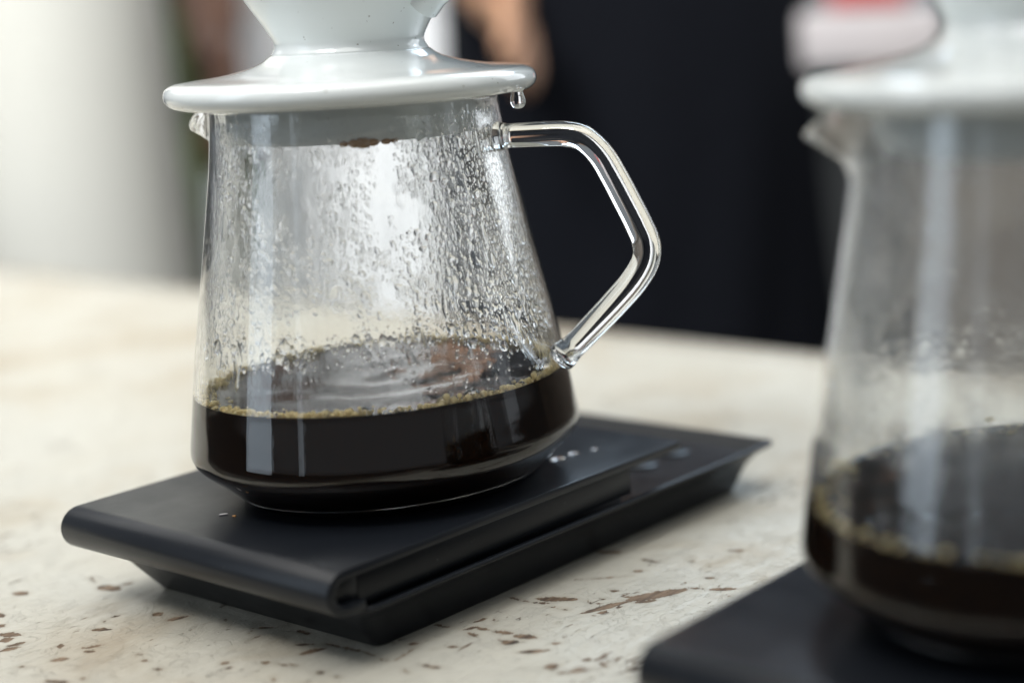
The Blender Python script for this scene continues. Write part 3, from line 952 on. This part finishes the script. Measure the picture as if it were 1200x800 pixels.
dd = hanging_drop()
dv_ = Vector((math.cos(HA - 0.06), math.sin(HA - 0.06), 0)) * 50.4
dd.location = C1T + dv_ * MM + Vector((0, 0, 0.0013))
tag(dd, 'clear water drop hanging from the right rim of the sharp white dripper', 'water drop')
for k, (x, y, s, lab) in enumerate(((98.3, 107.0, 3.0, 'largest flat water drop on the sharp black scale beside the server'),
                                    (98.5, 113.6, 2.4, 'middle water drop on the sharp black scale'),
                                    (101.0, 120.0, 1.6, 'small water drop on the sharp black scale, farthest from the server'))):
    iv, if_ = ico(3)
    w = iv.copy()
    w[:, 2] = np.maximum(w[:, 2], -0.02) * 0.22
    an = np.arctan2(w[:, 1], w[:, 0])
    w[:, :2] *= (1 + 0.16 * np.sin(an * 3 + k) + 0.1 * np.sin(an * 2 + 2 * k))[:, None]
    o = link_mesh('water_drop', mesh_np('water_drop', w * s * 0.75 * MM, if_), 'water', sharp=60)
    o.location = Vector((x, y, 29.05)) * MM
    tag(o, lab, 'water drop', 'water drops on the scale')
for k, (x, y, L, a, lab) in enumerate(((49.9, 20.8, 2.6, 0.9, 'tiny pale shard lying on the sharp black scale, left of the server base'),
                                       (54.3, 21.3, 1.2, 0.2, 'tiny dark crumb beside the pale shard on the sharp black scale'))):
    V, F = box_vf(-L / 2, L / 2, -0.35, 0.35, 0.0, 0.4)
    V = [(v[0] * (1 - 0.3 * (v[1] > 0)), v[1], v[2]) for v in V]
    o = link_mesh('crumb', bevel_mesh([(p[0] * MM, p[1] * MM, p[2] * MM) for p in V], F, 0.00012), 'pale_carton' if k == 0 else 'coffee_residue')
    o.location = Vector((x, y, 29.02)) * MM
    o.rotation_euler = (0, 0, a)
    tag(o, lab, 'crumb')


# ------------------------------------------------------------------ people behind the table
def skin_mesh(name, verts, edges, radii, mat, parent, root=0, sub=2):
    me = bpy.data.meshes.new(name)
    me.from_pydata(verts, edges, [])
    o = bpy.data.objects.new(name + '_tmp', me)
    C.objects.link(o)
    o.modifiers.new('s', 'SKIN')
    sv = me.skin_vertices[0].data
    for i, r in enumerate(radii):
        sv[i].radius = r if isinstance(r, tuple) else (r, r)
        sv[i].use_root = (i == root)
    o.modifiers.new('u', 'SUBSURF').levels = sub
    o.modifiers['u'].render_levels = sub
    dg = bpy.context.evaluated_depsgraph_get()
    m2 = bpy.data.meshes.new_from_object(o.evaluated_get(dg))
    bpy.data.objects.remove(o)
    m2.materials.clear()
    return link_mesh(name, m2, mat, parent)


def make_person(loc, rz, skin, top, bottom, apron, arms, label):
    t = thing('person', loc, label, 'person', rz=rz)
    V, E, R_ = [], [], []

    def add(p, r, prev=None):
        V.append(p); R_.append(r)
        if prev is not None: E.append((prev, len(V) - 1))
        return len(V) - 1
    # body, facing -Y
    pel = add((0, 0, 0.96), (0.15, 0.10))
    wai = add((0, 0.0, 1.10), (0.125, 0.09), pel)
    che = add((0, 0.01, 1.30), (0.15, 0.10), wai)
    nec = add((0, 0.015, 1.44), 0.06, che)
    n2 = add((0, 0.0, 1.52), 0.052, nec)
    h1 = add((0, -0.015, 1.60), (0.07, 0.085), n2)
    h2 = add((0, -0.005, 1.68), (0.075, 0.09), h1)
    add((0, 0.005, 1.735), (0.05, 0.06), h2)
    add((0, -0.105, 1.615), 0.014, h1)
    hands = []
    for s in (-1, 1):
        hip = add((s * 0.09, 0, 0.90), 0.085, pel)
        kn = add((s * 0.10, -0.01, 0.50), 0.058, hip)
        an = add((s * 0.10, 0.02, 0.09), 0.038, kn)
        add((s * 0.11, -0.13, 0.035), 0.032, an)
        sh = add((s * 0.17, 0.01, 1.38), 0.055, che)
        el, wr = arms[0 if s < 0 else 1][:2]
        e_ = add(el, 0.041, sh)
        m_ = tuple((a + b) / 2 for a, b in zip(el, wr))
        f_ = add(m_, 0.039, e_)
        w_ = add(wr, 0.027, f_)
        hands.append((w_, el, wr, s))
    for w_, el, wr, s in hands:
        d = (Vector(wr) - Vector(el)).normalized()
        side = Vector((-s * 0.25, -1, 0)); side = (side - d * side.dot(d)).normalized()   # thumb side
        pal = add(tuple(Vector(wr) + d * 0.055), (0.026, 0.034), w_)
        curl = d.cross(side).normalized() * s
        for q, L in ((-0.028, 0.062), (-0.010, 0.074), (0.010, 0.078), (0.028, 0.070)):
            b0 = Vector(wr) + d * 0.095 + side * q
            i0 = add(tuple(b0), 0.0095, pal)
            i1 = add(tuple(b0 + d * L * 0.55 - curl * 0.008), 0.009, i0)
            add(tuple(b0 + d * L * 0.95 - curl * 0.026), 0.008, i1)
        th = add(tuple(Vector(wr) + d * 0.045 + side * 0.042), 0.011, w_)
        add(tuple(Vector(wr) + d * 0.085 + side * 0.056), 0.0095, th)
    body = skin_mesh('body', V, E, R_, skin, t)
    # shirt
    def sub(vs, es, rs): return vs, es, rs
    vs, es, rs = [], [], []

    def a2(p, r, prev=None):
        vs.append(p); rs.append(r)
        if prev is not None: es.append((prev, len(vs) - 1))
        return len(vs) - 1
    p0 = a2((0, 0, 0.88), (0.178, 0.125)); p1 = a2((0, 0, 1.0), (0.17, 0.12), p0); p2 = a2((0, 0, 1.12), (0.148, 0.11), p1)
    p3 = a2((0, 0.01, 1.30), (0.17, 0.118), p2); a2((0, 0.015, 1.425), (0.075, 0.07), p3)
    for s in (-1, 1):
        el = Vector(arms[0 if s < 0 else 1][0]); shv = Vector((s * 0.17, 0.01, 1.38))
        q = a2(tuple(shv), 0.066, p3)
        a2(tuple(shv.lerp(el, 0.62)), 0.062, q)
    skin_mesh('shirt', vs, es, rs, top, t)
    vs, es, rs = [], [], []
    p0 = a2((0, 0, 0.93), (0.150, 0.100))
    for s in (-1, 1):
        h = a2((s * 0.092, 0, 0.84), 0.098, p0)
        k = a2((s * 0.10, -0.005, 0.50), 0.078, h)
        a2((s * 0.10, 0.015, 0.11), 0.064, k)
    skin_mesh('trousers', vs, es, rs, bottom, t)
    for s in (-1, 1):
        vs, es, rs = [], [], []
        k = a2((s * 0.10, 0.04, 0.05), 0.046); k = a2((s * 0.105, -0.06, 0.045), 0.046, k); a2((s * 0.11, -0.15, 0.036), 0.036, k)
        skin_mesh('shoe', vs, es, rs, 'dark_hair', t)
    # hair cap
    iv, if_ = ico(3)
    w = iv * np.array([0.092, 0.108, 0.10]) + np.array([0, 0.012, 1.668])
    keepf = [f for f in if_ if all(w[i][2] > 1.66 + 0.10 * max(0, -(w[i][1] - 0.0)) / 0.1 * 0.5 or w[i][1] > 0.03 for i in f)]
    link('hair', w, keepf, 'dark_hair', t)
    for s in (-1, 1):
        e = link_mesh('ear', mesh_np('ear', iv * np.array([0.012, 0.02, 0.032]) + np.array([s * 0.079, 0.005, 1.615]), if_), skin, t)
        link_mesh('eye', mesh_np('eye', iv * 0.012 + np.array([s * 0.031, -0.083, 1.64]), if_), 'white_cloth', t)
    # apron wrapped round the front
    if apron:
        nu, nz = 25, 26
        P_, Fq = [], []
        for lay in (0, 1):
            for j in range(nz):
                z = 0.52 + (1.30 - 0.52) * j / (nz - 1)
                half = 2.1 if z < 1.1 else 2.1 - 1.5 * (z - 1.1) / 0.2 * 0.75
                rx = np.interp(z, [0.5, 0.85, 1.0, 1.12, 1.3], [0.215, 0.205, 0.196, 0.182, 0.190]) - lay * 0.004
                ry = np.interp(z, [0.5, 0.85, 1.0, 1.12, 1.3], [0.175, 0.16, 0.152, 0.142, 0.142]) - lay * 0.004
                for i in range(nu):
                    a = -math.pi / 2 + half * (2 * i / (nu - 1) - 1) * 0.75
                    fold = 0.007 * math.sin(a * 11 + 2 * math.sin(z * 5)) * max(0, (1.05 - z) / 0.5)
                    P_.append(((rx + fold) * math.cos(a), (ry + fold) * math.sin(a), z))
        o1 = nu * nz
        for j in range(nz - 1):
            for i in range(nu - 1):
                q = j * nu + i
                Fq.append((q, q + 1, q + nu + 1, q + nu))
                Fq.append((o1 + q + nu, o1 + q + nu + 1, o1 + q + 1, o1 + q))
        bd = [i for i in range(nu)] + [j * nu + nu - 1 for j in range(1, nz)] + [(nz - 1) * nu + i for i in range(nu - 2, -1, -1)] + [j * nu for j in range(nz - 2, 0, -1)]
        for i in range(len(bd)):
            a_, b_ = bd[i], bd[(i + 1) % len(bd)]
            Fq.append((b_, a_, o1 + a_, o1 + b_))
        link('apron', P_, Fq, apron, t, sharp=50)
    return t


RZ = math.radians(35)
FL = -0.75
# dark clothed person, right arm bent across
make_person((-0.770, 1.143, FL), RZ, 'tan_skin', 'black_cloth', 'black_cloth', 'black_cloth',
            [((-0.205, -0.06, 1.05), (-0.115, -0.22, 0.945)), ((0.20, 0.10, 1.10), (0.13, 0.20, 0.95))],
            'person in black clothes and apron standing behind the table, one bare forearm bent')
# white clothed person, arm hanging
make_person((-1.118, 1.082, FL), math.radians(33), 'dark_skin', 'white_cloth', 'navy_cloth', 'white_cloth',
            [((-0.15, -0.12, 1.06), (-0.090, -0.255, 0.90)), ((0.21, 0.09, 1.10), (0.15, 0.19, 0.95))],
            'person in white apron and shirt behind the server, bare arm hanging down')

# ------------------------------------------------------------------ column, counter, carton, shrub
t = thing('column', (-0.975, 0.60, FL), 'pale round column standing behind the table at the left', 'column')
V, F = lathe([(0, 0.0), (0.115, 0.0), (0.115, 0.10), (0.108, 0.115), (0.0, 0.115)], 64)
link('plinth', V, F, 'white_column_paint', t, sharp=40)
V, F = lathe([(0.0, 0.116), (0.092, 0.116), (0.092, 1.0), (0.090, 2.2), (0.0, 2.2)], 64)
link('shaft', V, F, 'white_column_paint', t, sharp=40)

t = thing('counter', (-0.02, 1.25, FL), 'dark wooden counter behind the blurred server on the right', 'counter', rz=math.radians(32))
box('cabinet', (-0.42, 0.75, -0.2, 0.3, 0.08, 0.812), 'counter_wood', t, 0.004)
box('worktop', (-0.44, 0.77, -0.23, 0.32, 0.8125, 0.847), 'counter_wood', t, 0.004)
box('plinth', (-0.40, 0.73, -0.16, 0.28, 0.0, 0.0795), 'counter_wood', t, 0.002)
for k in range(4):
    d = box('door', (-0.41 + k * 0.29, -0.135 + k * 0.29, -0.2185, -0.2005, 0.1, 0.80), 'counter_wood', t, 0.003)
    box('knob', (-0.16 + k * 0.29, -0.145 + k * 0.29, -0.24, -0.219, 0.5, 0.53), 'pale_carton', d, 0.003)

t = thing('storage_carton', (-0.385, 1.03, FL + 0.8475), 'pale blurred carton with red top at the upper right, behind the dripper', 'carton', rz=math.radians(32))
box('carton_body', (-0.062, 0.066, -0.05, 0.06, 0.0, 0.050), 'pale_carton', t, 0.006)
box('lid', (-0.035, 0.035, -0.048, 0.05, 0.0505, 0.09), 'red_lid', t, 0.004)

t = thing('shrub', (-3.2, 2.15, FL), 'green leafy shrub far behind, between the column and the arm', 'shrub')
for k in range(5):
    a = k * 1.25
    pth = [Vector((0.02 * math.cos(a), 0.02 * math.sin(a), 0)), Vector((0.1 * math.cos(a), 0.1 * math.sin(a), 0.5)), Vector((0.25 * math.cos(a), 0.25 * math.sin(a), 1.1))]
    V, F = tube(pth, [0.02, 0.014, 0.006], 8)
    link('stem', V, F, 'bark', t)
n = 3000
cen = rng.normal(0, 1, (n, 3)); cen /= np.linalg.norm(cen, axis=1)[:, None]
cen = cen * (rng.random(n) ** 0.4)[:, None] * np.array([0.45, 0.45, 0.55]) + np.array([0, 0, 0.85])
d1 = rng.normal(0, 1, (n, 3)); d1 /= np.linalg.norm(d1, axis=1)[:, None]
d2 = np.cross(d1, rng.normal(0, 1, (n, 3))); d2 /= np.linalg.norm(d2, axis=1)[:, None]
s = rng.uniform(0.03, 0.055, n)[:, None]
VV = np.stack([cen - d1 * s, cen + d2 * s * 0.4, cen + d1 * s, cen - d2 * s * 0.4], 1).reshape(-1, 3)
FF = np.arange(4 * n).reshape(n, 4)
tag(link_mesh('foliage', mesh_np('foliage', VV, FF), 'leaf_green', t, smooth=False), kind='stuff')
